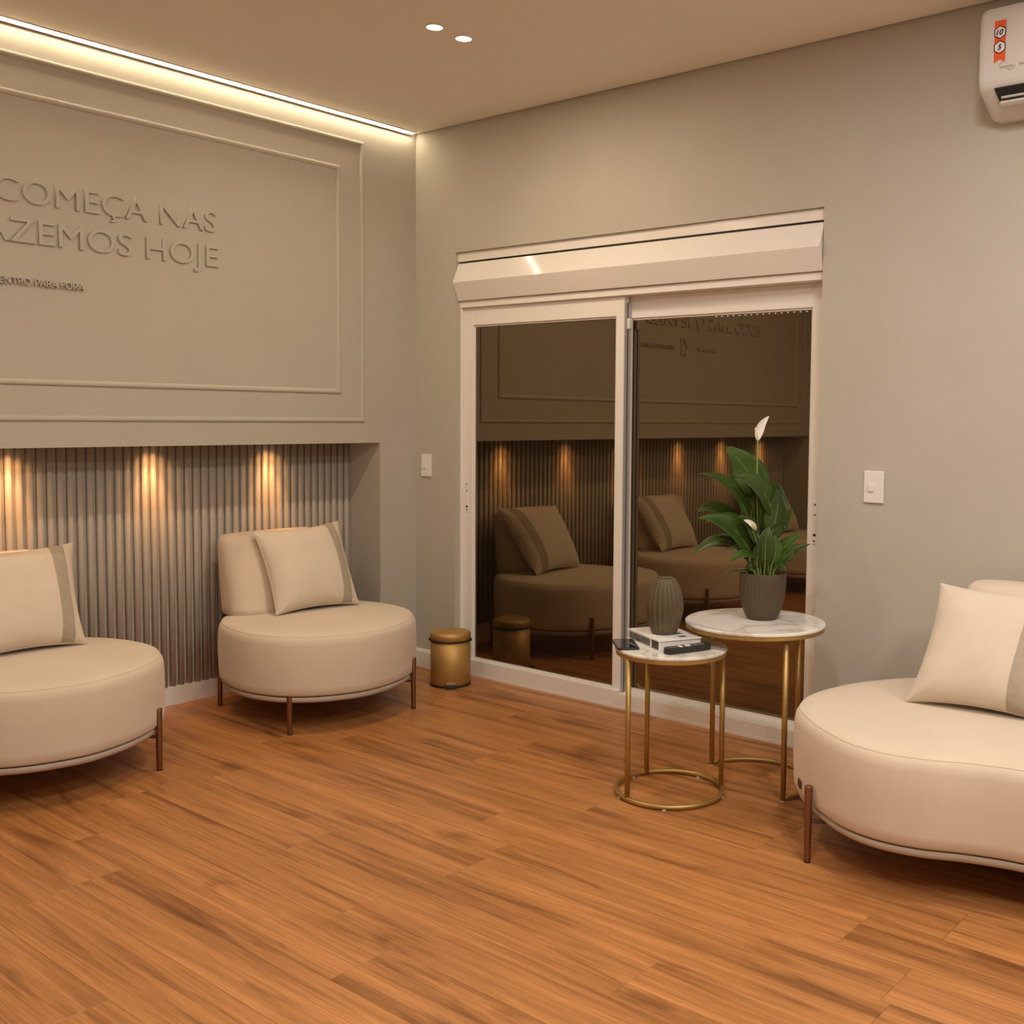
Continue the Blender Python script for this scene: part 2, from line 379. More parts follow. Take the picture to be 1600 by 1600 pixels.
boxes('brush_seal', (1.3505, 1.3522, .0725, .0765, .02, 1.86), RUBBER, pl)
boxes('roller_guide', (1.345, 1.362, .07, .096, 1.742, 1.79), PVC, pl, .004, 2)
def lock(cx, y, za, zb, par, deep):
    pt = boxes('lock_plate', (cx - .010, cx + .010, y - .003, y, za, zb), PVC, par, .0028, 2)
    zc = (za + zb) / 2
    boxes('lock_slot', [(cx - .006, cx + .006, y - .0036, y - .002, zc - .055, zc - .045), (cx - .006, cx + .006, y - .0036, y - .002, zc + .030, zc + .034)], BLACK, pt)
    boxes('lock_cover', (cx - .006, cx + .006, y - .0045, y - .002, zc - .042, zc + .028), PVC, pt, .001, 1)
    for z in (za + .012, zb - .012):
        V = [(cx + .004 * math.cos(q), yy, z + .004 * math.sin(q)) for yy in (y - .002, y - .0038) for q in [2 * math.pi * i / 12 for i in range(12)]]
        F = [tuple(range(12)), tuple(reversed(range(12, 24)))] + [(i, (i + 1) % 12, 12 + (i + 1) % 12, 12 + i) for i in range(12)]
        make('screw', V, F, BLACK, pt)
lock(.338, .05, .845, 1.0, pl, .05)
lock(2.301, .10, .835, 1.008, pr, .1)
# white blocks standing for light dots along the top of the right pane
for i in range(16):
    x = 1.80 + i * .029
    boxes('light_dot', (x, x + .007, .1105, .112, 1.777, 1.7805), STKW, pr)

S = thing('roller_shutter_box', (1.33, .05, 1.922), 'glossy white ridged roller shutter box above the sliding door', 'shutter box')
make('cover', *prism_x([(.06, 1.9235), (.018, 1.9235), (.016, 1.926), (-.020, 2.008), (-.0225, 2.014), (-.020, 2.020), (.016, 2.110), (.018, 2.1115), (.06, 2.1115)], DX0 + .004, DX1 - .006), GLOSSW, S)
boxes('upper_strip', (DX0 + .001, DX1 - .001, .016, .06, 2.1205, DZ - .001), GLOSSW, S, .001, 1)
boxes('shadow_gap', (DX0 + .03, DX1 - .001, .022, .06, 2.1116, 2.1204), BLACK, S)
boxes('back_board', (DX0 + .001, DX1 - .001, .0605, .16, 1.9225, DZ - .001), PVC, S)

# ------------------------------------------------------------------ light switches
def switch(xc, za, zb, lab, w=.037):
    t = thing('light_switch', (xc, 0, (za + zb) / 2), lab, 'light switch', 'light switches')
    boxes('plate', (xc - w, xc + w, -.009, 0, za, zb), WHITE, t, .003, 2)
    zc = (za + zb) / 2
    boxes('rocker', (xc - .012 - .009, xc + .012 - .009, -.0145, -.009, zc - .018, zc + .012), WHITE, t, .002, 2)
switch(.088, 1.019, 1.137, 'small white light switch beside the room corner')
switch(2.600, 1.026, 1.148, 'white light switch to the right of the glass door', .040)

# ------------------------------------------------------------------ wall lettering
def glyph(ch, size, ext, bold=0):
    c = bpy.data.curves.new('tmp', 'FONT'); c.body = ch; c.size = size; c.extrude = ext; c.resolution_u = 5; c.offset = bold
    o = bpy.data.objects.new('tmp', c); COL.objects.link(o); bpy.context.view_layer.update()
    dg = bpy.context.evaluated_depsgraph_get(); me = bpy.data.meshes.new_from_object(o.evaluated_get(dg))
    bpy.data.objects.remove(o); bpy.data.curves.remove(c); return me
def bounds(me):
    xs = [v.co.x for v in me.vertices]; ys = [v.co.y for v in me.vertices]; return min(xs), max(xs), min(ys), max(ys)
_cache = {}
def layout(text):
    """[(char, x offset)] and total width for size-1 glyphs"""
    def width(s):
        if s not in _cache:
            me = glyph(s, 1, 0); _cache[s] = bounds(me)
        return _cache[s]
    hh = width('HH')[1] - width('HH')[0]; out = []; x = 0
    for ch in text:
        if ch == ' ': x += .30; continue
        b = width('H' + ch + 'H'); adv = (b[1] - b[0]) - hh
        out.append((ch, x)); x += adv
    b = width(text[-1]); b0 = width(text[0])
    return out, b0[0], out[-1][1] + b[1]
CAP = bounds(glyph('H', 1, 0))[3]
def letters(text, ya, yb, z, cap, depth, m, root, name='letter'):
    """text on the plane x=0 reading along +y"""
    lay, l, r = layout(text); sy = (yb - ya) / (r - l); sz = cap / CAP
    for ch, x in lay:
        me = glyph(ch, 1, .5)
        off = wloc(root)
        for v in me.vertices:
            p = Vector((depth * (v.co.z + .5), ya + (x - l + v.co.x) * sy, z + v.co.y * sz)); v.co = p - off
        me.materials.clear(); me.materials.append(m)
        bm = bmesh.new(); bm.from_mesh(me); bmesh.ops.recalc_face_normals(bm, faces=bm.faces); bm.to_mesh(me); bm.free()
        link(bpy.data.objects.new(name, me), root)
t = thing('wall_lettering', (0, -1.6, 2.134), 'raised beige letters reading COMEÇA NAS on the upper wall line', 'lettering')
letters('COMEÇA NAS', -2.068, -1.155, 2.134, .0895, .010, PAINT, t)
t = thing('wall_lettering', (0, -2.2, 1.983), 'raised beige letters reading ESCOLHAS QUE FAZEMOS HOJE on the lower wall line', 'lettering')
letters('ESCOLHAS QUE FAZEMOS HOJE', -3.303, -1.147, 1.983, .0895, .010, PAINT, t)
t = thing('wall_lettering', (0, -1.94, 1.822), 'small raised letters reading DE DENTRO PARA FORA under the large ones', 'lettering')
letters('DE DENTRO PARA FORA', -2.14, -1.74, 1.822, .026, .012, PAINT, t)
t = thing('wall_monogram', (0, -2.275, 1.78), 'raised beige monogram of a forked stroke and upright bar', 'monogram')
def stroke(pts, wd, root):
    for (a, b) in zip(pts[:-1], pts[1:]):
        a, b = Vector((0, *a)), Vector((0, *b)); n_ = Vector((0, -(b - a).z, (b - a).y)).normalized() * wd
        V = [a - n_, b - n_, b + n_, a + n_]; V = V + [v + Vector((.013, 0, 0)) for v in V]
        make('stroke', V, boxgeo((0, 1, 0, 1, 0, 1))[1], PAINT, root)
stroke([(-2.235, 1.785), (-2.235, 1.905)], .005, t)
stroke([(-2.345, 1.90), (-2.300, 1.84), (-2.275, 1.785)], .009, t); stroke([(-2.262, 1.905), (-2.300, 1.84)], .005, t)
t = thing('wall_lettering', (0, -2.556, 1.822), 'row of tiny raised characters left of the monogram', 'lettering')
random.seed(3)
for i in range(10):
    ya = -2.683 + i * .0255
    boxes('character', [(0, .012, ya, ya + .005, 1.824, 1.848), (0, .012, ya + .005, ya + .016, 1.824 + random.choice((0, .010, .020)), 1.828 + random.choice((0, .010, .020)) + .002)], PAINT, t)

# ------------------------------------------------------------------ seating
UPZ = Vector((0, 0, 1))
def seat_set(t, P, top=.42):
    """body, base band, seam of one seat; P closed plan outline"""
    rings = [ringz(inset(P, .010), .163), ringz(inset(P, .001), .172), ringz(P, .20), ringz(inset(P, -.003), .29), ringz(P, top - .045), ringz(inset(P, .004), top - .026),
             ringz(inset(P, .014), top - .010), ringz(inset(P, .030), top - .001), ringz(inset(P, .07), top + .004)]
    V, F = loft(rings, True, False); n = len(P); c = sum(P, Vector()) / n
    # crown of the top
    base = len(V) - n; last = rings[-1]
    for s, dz in ((.75, .004), (.5, .007), (.25, .009)):
        V += [(c.x + (p[0] - c.x) * s, c.y + (p[1] - c.y) * s, p[2] + dz) for p in last]
        nb = len(V) - n
        F += [(base + i, base + (i + 1) % n, nb + (i + 1) % n, nb + i) for i in range(n)]; base = nb
    V.append((c.x, c.y, last[0][2] + .009)); F += [(base + i, base + (i + 1) % n, len(V) - 1) for i in range(n)]
    s = make('seat', V, F, FAB, t, True)
    Q = inset(P, .017)
    make('top_seam', *tube(ringz(Q, top - .0085), .0022, 6, closed=True), FAB, s, True)
    make('groove', *loft([ringz(inset(P, .018), .156), ringz(inset(P, .018), .166)]), BLACK, s)
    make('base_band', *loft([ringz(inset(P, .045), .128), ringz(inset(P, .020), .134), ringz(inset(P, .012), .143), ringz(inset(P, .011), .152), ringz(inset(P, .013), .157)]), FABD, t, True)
    return s
def leg(t, x, y, cx, cy, h=.236):
    V, F = lathe(x, y, [(.0095, 0), (.0105, .003), (.0125, h - .002), (.0118, h)], 16)
    l = make('leg', V, F, COPPER, t, True)
    for p in l.data.polygons:
        if len(p.vertices) > 4: p.use_smooth = False
    make('foot_cap', *lathe(x, y, [(.0105, -.0), (.0108, .004), (.0108, .005)], 16), RUBBER, l)
    d = Vector((cx - x, cy - y, 0)).normalized(); a = Vector((x, y, .128))
    make('bracket', *tube([a + d * .008, a + d * .09], .006, 8), DARKM, l)
def backrest(t, cx, cyy, sx0, ax, sy, z0, z1, e=2.6, lean=.14, along='y'):
    """rounded upright cushion; rear stays put, front leans back by `lean` at the top"""
    rings = []; N = 56
    def sup(q, a, b):
        c, s = math.cos(q), math.sin(q); return a * abs(c) ** (2 / e) * (1 if c > 0 else -1), b * abs(s) ** (2 / e) * (1 if s > 0 else -1)
    zs = [(0, .012), (.012, 0), (.10, 0), (.35, 0), (.6, 0), (.82, 0), (.90, .003), (.95, .011), (.985, .026), (1, .055)]
    for f, ins in zs:
        fr = ax - lean * f                     # front extent from the rear datum
        half = max(fr / 2 - ins, .01); mid = sx0 + fr / 2
        ring = []
        for i in range(N):
            a, b = sup(2 * math.pi * i / N, half, sy - ins * .9)
            z = z0 + (z1 - z0) * f
            ring.append((cx + mid + a, cyy + b, z) if along == 'y' else (cx + b, cyy - (mid + a), z))
        rings.append(ring)
    return make('backrest', *loft(rings), FAB, t, True)

OUT = [(.73, -.88), (.705, -1.0), (.64, -1.12), (.53, -1.215), (.37, -1.262), (.2, -1.25), (.05, -1.195), (-.06, -1.11), (-.135, -.99), (-.165, -.83), (-.14, -.66), (-.065, -.525),
       (.06, -.435), (.2, -.392), (.36, -.395), (.50, -.45), (.62, -.555), (.70, -.71)]
ach = thing('armchair', (.3, -.825, 0), 'beige rounded armless chair nearest the corner, beside the gold bin', 'armchair', 'beige armchairs along the niche')
seat_set(ach, catmull(OUT, 5))
for (x, y) in ((.555, -1.18), (.64, -.578), (-.072, -1.116), (-.035, -.475)): leg(ach, x, y, .3, -.825)
backrest(ach, 0, -.838, -.180, .305, .262, .420, .785)
a2 = copy_tree(ach); a2.location = (.262, -2.05, 0); a2.rotation_euler.z = R(8); a2['label'] = 'beige rounded armless chair cut off by the left picture edge'
a3 = copy_tree(ach); a3.location = (.27, -3.56, 0); a3.rotation_euler.z = R(2); a3['label'] = 'beige rounded armless chair seen only as a reflection behind the plant'

def cushion(BL, BR, TL, TR, lab, th=.088, b0=.56, b1=.80, flip=1, seed=0):
    BL, BR, TL, TR = map(Vector, (BL, BR, TL, TR)); c = (BL + BR + TL + TR) / 4
    nrm = ((BR - BL).cross(TL - BL)).normalized() * flip
    rnd = random.Random(seed); ph = [rnd.uniform(0, 6) for _ in range(8)]
    def pos(u, v, side, off=0):
        k = .085
        uu = u * (1 - k * (1 - v * v) * abs(u) ** 3); vv = v * (1 - k * (1 - u * u) * abs(v) ** 3)
        a, b = (uu + 1) / 2, (vv + 1) / 2
        p = BL * (1 - a) * (1 - b) + BR * a * (1 - b) + TL * (1 - a) * b + TR * a * b
        q = max(0, (1 - abs(u) ** 2.6)) * max(0, (1 - abs(v) ** 2.6))
        h = th * q ** .55
        # soft creases fanning out of the corners and along the side edge
        e_ = (abs(u) ** 2) * (abs(v) ** 2)
        h += .010 * q ** .4 * e_ * math.sin(14 * math.atan2(1.15 - abs(v), 1.15 - abs(u)) + ph[0] * (1 if u > 0 else 2) + ph[1] * (1 if v > 0 else 2))
        h += .0022 * q ** .5 * math.sin(5 * u + 4 * v + ph[2]) + .003 * q ** .6 * abs(u) ** 4 * math.sin(13 * v + ph[3])
        return p + nrm * (side * (h + off) + (0.0012 * side))
    N = 30
    root = thing('cushion', tuple((BL + BR) / 2), lab, 'cushion', 'beige striped cushions')
    g = [math.sin(math.pi / 2 * (-1 + 2 * i / N)) for i in range(N + 1)]
    V, F = [], []
    for side in (1, -1):
        k0 = len(V)
        for v in g:
            for u in g: V.append(pos(u, v, side))
        for j in range(N):
            for i in range(N): F.append((k0 + j * (N + 1) + i, k0 + j * (N + 1) + i + 1, k0 + (j + 1) * (N + 1) + i + 1, k0 + (j + 1) * (N + 1) + i))
    W = (N + 1) ** 2
    bd = [i for i in range(N + 1)] + [j * (N + 1) + N for j in range(1, N + 1)] + [N * (N + 1) + i for i in range(N - 1, -1, -1)] + [j * (N + 1) for j in range(N - 1, 0, -1)]
    for i in range(len(bd)): a, b = bd[i], bd[(i + 1) % len(bd)]; F.append((a, b, b + W, a + W))
    cv = make('cover', V, F, FABC, root, True)
    V, F = [], []; us = [b0 + (b1 - b0) * i / 6 for i in range(7)]
    for side in (1, -1):
        k0 = len(V)
        for v in g:
            for u in us: V.append(pos(u, v * .998, side, .0013))
        for j in range(N):
            for i in range(6): F.append((k0 + j * 7 + i, k0 + j * 7 + i + 1, k0 + (j + 1) * 7 + i + 1, k0 + (j + 1) * 7 + i))
    make('band', V, F, BAND, root, True)
    pth = [pos(g[i], -1, 0) for i in range(N + 1)] + [pos(1, g[i], 0) for i in range(1, N + 1)] + [pos(g[i], 1, 0) for i in range(N - 1, -1, -1)] + [pos(-1, g[i], 0) for i in range(N - 1, 0, -1)]
    make('piping', *tube(pth, .0028, 5, closed=True), FABC, root, True)
    return root
cushion((.200, -.998, .437), (.236, -.566, .437), (.005, -.985, .795), (-.015, -.497, .810), 'square beige cushion with taupe band on the chair nearest the corner', seed=1)
cushion((.147, -2.272, .437), (.150, -1.828, .437), (-.075, -2.27, .795), (-.075, -1.768, .806), 'square beige cushion with taupe band on the chair at the left edge', seed=2)
cushion((.16, -3.735, .437), (.19, -3.30, .437), (-.05, -3.72, .795), (-.05, -3.22, .806), 'square beige cushion with taupe band reflected behind the plant', seed=3)

SOUT = [(2.84, -.115), (2.73, -.26), (2.662, -.43), (2.646, -.61), (2.688, -.757), (2.782, -.870), (2.882, -.952), (2.985, -1.015), (3.10, -1.04), (3.22, -1.022), (3.34, -.972), (3.48, -.938), (3.66, -.945),
        (3.85, -.995), (4.05, -1.04), (4.25, -1.02), (4.42, -.92), (4.51, -.74), (4.51, -.5), (4.44, -.28), (4.3, -.13), (4.1, -.07), (3.6, -.055), (3.15, -.055), (2.97, -.07)]
sofa = thing('sofa', (3.5, -.55, 0), 'long cream kidney shaped sofa along the right wall', 'sofa')
seat_set(sofa, catmull(SOUT, 4))
for (x, y) in ((2.841, -.945), (4.36, -.99), (2.83, -.115), (4.38, -.19)): leg(sofa, x, y, 3.5, -.55)
backrest(sofa, 3.62, 0, .055, .36, .585, .420, .800, e=3.2, lean=.12, along='x')
ta, tb = Vector((2.754, -.840, 0)), Vector((2.776, -.866, 0)); tn = Vector((-(tb - ta).y, (tb - ta).x, 0)).normalized() * -1
V = [p + tn * o_ + UPZ * z_ for z_ in (.190, .213) for o_ in (.001, .0055) for p in (ta, tb)]
make('brand_tag', V, [(0, 1, 3, 2), (4, 6, 7, 5), (0, 4, 5, 1), (2, 3, 7, 6), (0, 2, 6, 4), (1, 5, 7, 3)], BROWN, sofa)
cushion((2.972, -.530, .437), (3.41, -.505, .437), (3.000, -.335, .797), (3.445, -.315, .792), 'square cream cushion with taupe band on the long sofa', b0=.42, b1=.68, seed=4)

# ------------------------------------------------------------------ gold pedal bin
BX, BY = .433, -.155
b = thing('pedal_bin', (BX, BY, 0), 'small round gold pedal bin standing in the corner', 'bin')
bd = make('body', *lathe(BX, BY, [(.094, .008), (.0985, .012), (.0985, .225), (.094, .226)], 56), BRONZE, b, True)
make('base_ring', *lathe(BX, BY, [(.098, 0), (.1015, .001), (.1015, .009), (.099, .012)], 56), RUBBER, b, True)
make('rim_band', *lathe(BX, BY, [(.098, .222), (.1025, .223), (.1025, .229), (.098, .230)], 56), RUBBER, b, True)
make('lid', *lathe(BX, BY, [(.0985, .230), (.1005, .232), (.1005, .252), (.0985, .260), (.092, .266), (.08, .269), (.03, .2715)], 56), BRONZE, b, True)
for s in (-1, 1):
    q = R(-52) + s * R(88)
    boxes('hinge_tab', (BX + .103 * math.cos(q) - .004, BX + .103 * math.cos(q) + .004, BY + .103 * math.sin(q) - .004, BY + .103 * math.sin(q) + .004, .219, .233), RUBBER, b, .001, 1)
q = R(-42); d = Vector((math.cos(q), math.sin(q), 0)); s_ = Vector((-d.y, d.x, 0)); c0 = Vector((BX, BY, 0))
V = []
for (r_, z_) in ((.095, .004), (.124, .001), (.124, .006), (.095, .010)):
    V += [c0 + d * r_ + s_ * .026 + Vector((0, 0, z_)), c0 + d * r_ - s_ * .026 + Vector((0, 0, z_))]
F = [(0, 2, 4, 6), (7, 5, 3, 1), (0, 1, 3, 2), (2, 3, 5, 4), (4, 5, 7, 6), (6, 7, 1, 0)]
pd = make('pedal', V, F, RUBBER, b)
V = [c0 + d * .0995 + s_ * a + Vector((0, 0, z_)) for z_ in (.021, .030) for a in (-.022, .022)] + [c0 + d * .103 + s_ * a + Vector((0, 0, z_)) for z_ in (.021, .030) for a in (-.022, .022)]
make('pedal_slot', V, [(0, 1, 3, 2), (4, 6, 7, 5), (0, 4, 5, 1), (2, 3, 7, 6), (0, 2, 6, 4), (1, 5, 7, 3)], ALU, pd)

# ------------------------------------------------------------------ nesting tables
def rod(t, name, a, b, r, m): 
    return make(name, *tube([a, b], r, 12), m, t, True)
def disc(t, cx, cy, r, z0, z1):
    make('marble_top', *lathe(cx, cy, [(r - .003, z0), (r, z0 + .003), (r, z1 - .003), (r - .003, z1)], 72), MARBLE, t)
def tabletop(t, cx, cy, r, z1):
    disc(t, cx, cy, r, z1 - .012, z1)
    make('rim_ring', *lathe(cx, cy, [(r - .020, z1 - .026), (r - .004, z1 - .026), (r - .003, z1 - .025), (r - .003, z1 - .0135), (r - .004, z1 - .0125), (r - .020, z1 - .0125), (r - .020, z1 - .026)], 72, cap0=False, cap1=False), GOLD, t)
TC = (2.165, -.712); TR_ = .200; TZ = .53
t1 = thing('side_table', (*TC, 0), 'smaller gold side table with round marble top holding book and vase', 'side table', 'nesting side tables')
tabletop(t1, *TC, TR_, TZ)
make('base_ring', *tube([(TC[0] + .191 * math.cos(q), TC[1] + .191 * math.sin(q), .0115) for q in [2 * math.pi * i / 64 for i in range(64)]], .0085, 10, closed=True), GOLD, t1, True)
for q in (R(254), R(152), R(42)):
    x, y = TC[0] + .188 * math.cos(q), TC[1] + .188 * math.sin(q); rod(t1, 'leg', (x, y, .010), (x, y, TZ - .022), .0095, GOLD)
for q in (R(240), R(300), R(20), R(90), R(170)):
    x, y = TC[0] + .191 * math.cos(q), TC[1] + .191 * math.sin(q); make('glide', *lathe(x, y, [(.007, 0), (.008, .001), (.008, .004)], 12), STKW, t1)
UC = (2.338, -.425); UR = .256; UZ = .602
t2 = thing('side_table', (*UC, 0), 'taller gold side table with round marble top under the potted plant', 'side table', 'nesting side tables')
tabletop(t2, *UC, UR, UZ)
arc = [R(165) - R(195) * i / 40 for i in range(41)]
make('base_arc', *tube([(UC[0] + .222 * math.cos(q), UC[1] + .222 * math.sin(q), .0115) for q in arc], .0085, 10), GOLD, t2, True)
for q in (R(165), R(-30), R(72)):
    x, y = UC[0] + .222 * math.cos(q), UC[1] + .222 * math.sin(q); rod(t2, 'leg', (x, y, .004), (x, y, UZ - .022), .0100, GOLD)
    make('glide', *lathe(x, y, [(.008, 0), (.009, .001), (.009, .004)], 12), STKW, t2)

# book on the small table
bk = thing('book', (2.115, -.70, TZ), 'thick white hardcover book lying under the ribbed vase', 'book')
B0 = Vector((2.188, -.818, 0)); ux = Vector((-.895, .446, 0)); uy = Vector((.446, .895, 0)); BLN, BW, BH = .245, .172, .036
def bbox(name, a0, a1, b0, b1, z0, z1, m, par, bev=0):
    V = [B0 + ux * a + uy * b_ + Vector((0, 0, TZ + z)) for z in (z0, z1) for (a, b_) in ((a0, b0), (a1, b0), (a1, b1), (a0, b1))]
    return make(name, V, boxgeo((0, 1, 0, 1, 0, 1))[1], m, par)
cv = bbox('cover', 0, BLN, 0, .004, .0008, BH, PAPER, bk); 
bbox('front_board', 0, BLN, .004, BW, BH - .003, BH, PAPER, bk); bbox('back_board', 0, BLN, .004, BW, .0008, .0038, PAPER, bk)
bbox('page_block', .004, BLN - .004, .004, BW - .004, .004, BH - .0032, PAGES, bk)
bbox('spine_print', .004, .055, -.0006, 0, .004, BH - .004, INKD, cv)
bbox('spine_print', .068, BLN - .012, -.0006, 0, .005, BH - .006, INK, cv)
for i in range(4): bbox('cover_print', .03 + .05 * i, .055 + .05 * i, .10 - .006 * (i % 2), .13 + .008 * (i % 3), BH, BH + .0005, INK, bk)

# ribbed vase
vx, vy, vz = 2.118, -.690, TZ + BH + .0006
prof = [(.0, .003), (.040, .0), (.046, .004), (.053, .025), (.061, .055), (.0665, .085), (.067, .105), (.064, .130), (.057, .160), (.047, .185), (.040, .197), (.037, .200), (.033, .1985), (.032, .190), (.040, .16), (.045, .10), (.035, .02)]
v = thing('vase', (vx, vy, vz), 'dark taupe ribbed ceramic vase standing on the white book', 'vase')
NV = 20 * 8
def ribs(q, z):
    f = min(1, max(0, (z - vz - .004) / .03)) * min(1, max(0, (vz + .1995 - z) / .02)); return 1 + .085 * f * (abs(math.cos(10 * q)) - .6)
pv = [(max(r, .001), vz + z) for r, z in prof]
make('body', *lathe(vx, vy, pv, NV, ribs, True, True), CERAM, v, True)

# smartphone
ph = thing('smartphone', (2.04, -.80, TZ), 'black smartphone lying at the left edge of the small table', 'phone')
c = Vector((2.040, -.818, TZ)); a = Vector((.72, -.69, 0)).normalized(); bq = Vector((.69, .72, 0)).normalized()
def slab(name, c, a, b, la, lb, z0, z1, rad, m, par, ins=0):
    P = []
    for (sa, sb, q0) in ((1, 1, 0), (-1, 1, 90), (-1, -1, 180), (1, -1, 270)):
        for i in range(5):
            q = R(q0 + 90 * i / 4); P.append(c + a * (sa * (la / 2 - rad) + rad * math.cos(q)) + b * (sb * (lb / 2 - rad) + rad * math.sin(q)))
    P = [Vector((p.x, p.y, 0)) for p in P]; e = min(.002, (z1 - z0) / 3)
    rings = [ringz(inset(P, ins + e), c.z + z0), ringz(inset(P, ins), c.z + z0 + e), ringz(inset(P, ins), c.z + z1 - e), ringz(inset(P, ins + e), c.z + z1)]
    return make(name, *loft(rings), m, par)
pb = slab('case', c, a, bq, .158, .080, .0005, .0085, .011, PLAST, ph)
slab('screen', c, a, bq, .150, .073, .0084, .0090, .008, SCREEN, ph)

# remote control
rc = thing('remote_control', (2.258, -.745, TZ), 'black remote control lying in front of the book', 'remote')
c = Vector((2.262, -.752, TZ)); a = Vector((.36, .93, 0)).normalized(); bq = Vector((a.y, -a.x, 0))
slab('body', c, a, bq, .190, .042, .0005, .021, .0205, PLAST, rc)
slab('button', c + a * .0, a, bq, .022, .016, .0205, .0225, .003, STKW, rc)
for k_, f in enumerate((-.065, -.045, -.03, .035, .06)): slab('button', c + a * f, a, bq, .012, .022, .0205, .0220, .004, GREYB if k_ != 2 else STKW, rc)

# ------------------------------------------------------------------ potted peace lily
PX, PY, PZ = 2.336, -.372, UZ + .0005
pp = thing('potted_plant', (PX, PY, UZ), 'peace lily with dark green leaves in a fluted taupe pot', 'plant')
prof = [(.001, 0), (.050, 0), (.056, .003), (.066, .022), (.0755, .050), (.082, .085), (.0855, .125), (.0865, .165), (.0868, .1705), (.0855, .173), (.0825, .172), (.081, .160), (.080, .150)]
def flutes(q, z):
    f = min(1, max(0, (z - PZ - .03) / .05)) * min(1, max(0, (PZ + .166 - z) / .008)); return 1 + .016 * f * math.cos(38 * q)
make('pot', *lathe(PX, PY, [(r, PZ + z) for r, z in prof], 38 * 6, flutes, True, False), POT, pp, True)
make('soil', *lathe(PX, PY, [(.0805, PZ + .148), (.06, PZ + .157), (.02, PZ + .160)], 36, cap0=False), SOIL, pp, True)
AX = Vector((.785, .619, 0)).normalized(); CX = Vector((.619, -.785, 0)).normalized(); UPV = Vector((0, 0, 1))
BASE = Vector((PX, PY, 0)); SC = 419.5
def P3(px, py, c): return BASE + AX * ((px - 1192.5 + c * (px - 956) * .0) / SC) + CX * c + UPV * (.775 + (893 - py) / SC)
def bez(a, b, c, t): return a * (1 - t) ** 2 + b * 2 * t * (1 - t) + c * t * t
def leafblade(s, m_, e, width, face, fold=.25, wav=.0, name='leaf', matr=None, stem_from=None, nseg=12, shape=None, tw=0):
    face = Vector(face).normalized(); V, F = [], []
    cols = (-1, -.72, -.38, 0, .38, .72, 1); nc = len(cols)
    for i in range(nseg + 1):
        t = i / nseg; p = bez(s, m_, e, t); tg = (bez(s, m_, e, min(1, t + .02)) - bez(s, m_, e, max(0, t - .02))).normalized()
        side = tg.cross(face).normalized(); nr = side.cross(tg).normalized()
        if tw: side = (side * math.cos(tw * t) + nr * math.sin(tw * t)); nr = side.cross(tg).normalized()
        wd = width * (shape(t) if shape else (math.sin(math.pi * min(1, t ** .72)) ** .85 * (1 - .25 * t) + (.02 if t < .98 else 0)))
        for cc in cols:
            h = fold * wd * (abs(cc) ** 1.3) + wav * math.sin(t * 11 + cc * 2) * abs(cc)
            V.append(p + side * (wd * cc) + nr * h)
    for i in range(nseg):
        for j in range(nc - 1): F.append((i * nc + j, i * nc + j + 1, (i + 1) * nc + j + 1, (i + 1) * nc + j))
    o = make(name, V, F, matr or LEAF, pp, True)
    so = o.modifiers.new('thickness', 'SOLIDIFY'); so.thickness = .0009; so.offset = 0
    if stem_from is not None:
        a = Vector(stem_from); mid = a.lerp(s, .55) + UPV * .02
        n_ = 8; path = [bez(a, mid, s, i / n_) for i in range(n_ + 1)]
        path += [bez(s, m_, e, t) - Vector((0, 0, .0008)) for t in (.15, .35, .6, .8)]
        rad = [.0032 - .0010 * i / n_ for i in range(n_ + 1)] + [.0019, .0015, .001, .0006]
        make('leaf_stem', *tube(path, rad, 6), STEM, o, True)
    return o
VW = CX; TOPF = (CX * .55 + UPV * .85)
random.seed(11)
def L_(s, m_, e, w_, face=None, c=(0, 0, 0), st=(0, 0), **k):
    """start, mid, tip in picture-plane millimetre grid around the pot, each with a depth towards the room"""
    so = BASE + AX * (st[0]) + CX * st[1] + UPV * (PZ + .155)
    leafblade(P3(*s, c[0]), P3(*m_, c[1]), P3(*e, c[2]), w_ / SC, face if face is not None else TOPF, stem_from=so, **k)
# back layer
L_((1190, 782), (1172, 728), (1133, 699), 30, VW + UPV * .2, (-.05, -.06, -.04), (.005, -.03), fold=.10, wav=.004)
L_((1181, 800), (1168, 742), (1140, 703), 24, VW * .6 + AX * -.6, (-.07, -.09, -.08), (-.005, -.04), fold=.15)
L_((1205, 815), (1217, 780), (1209, 750), 22, VW - AX * .35, (-.03, -.02, -.01), (.015, -.02), fold=.22, wav=.003)
L_((1163, 836), (1120, 780), (1092, 803), 20, TOPF, (-.06, -.07, -.05), (-.02, -.03), fold=.3)
L_((1208, 838), (1226, 815), (1238, 792), 11, VW + UPV * .3, (-.03, -.03, -.02), (.03, -.02), fold=.3)
L_((1200, 845), (1196, 795), (1180, 770), 17, VW + AX * .4, (-.06, -.06, -.05), (.0, -.05), fold=.3)
# middle layer
L_((1170, 812), (1142, 738), (1087, 741), 17, UPV * .9 + CX * .5 + AX * .1, (.0, .02, .03), (-.012, .0), fold=.22, wav=.002)
L_((1206, 806), (1190, 742), (1142, 744), 21, UPV * .55 + CX * .75 + AX * .35, (.02, .04, .05), (.012, .01), fold=.18, wav=.002)
L_((1201, 842), (1216, 790), (1213, 762), 19, VW + AX * -.2, (.03, .03, .02), (.018, .02), fold=.25, wav=.003)
L_((1172, 862), (1140, 800), (1087, 808), 20, UPV * .8 + CX * .8, (.03, .06, .07), (-.02, .02), fold=.2, wav=.003)
L_((1181, 850), (1168, 800), (1147, 806), 11, UPV * .7 + CX * .7, (.05, .06, .07), (-.01, .03), fold=.25)
L_((1212, 868), (1228, 842), (1252, 832), 12, UPV * .8 + CX * .6, (.02, .03, .03), (.03, .02), fold=.25)
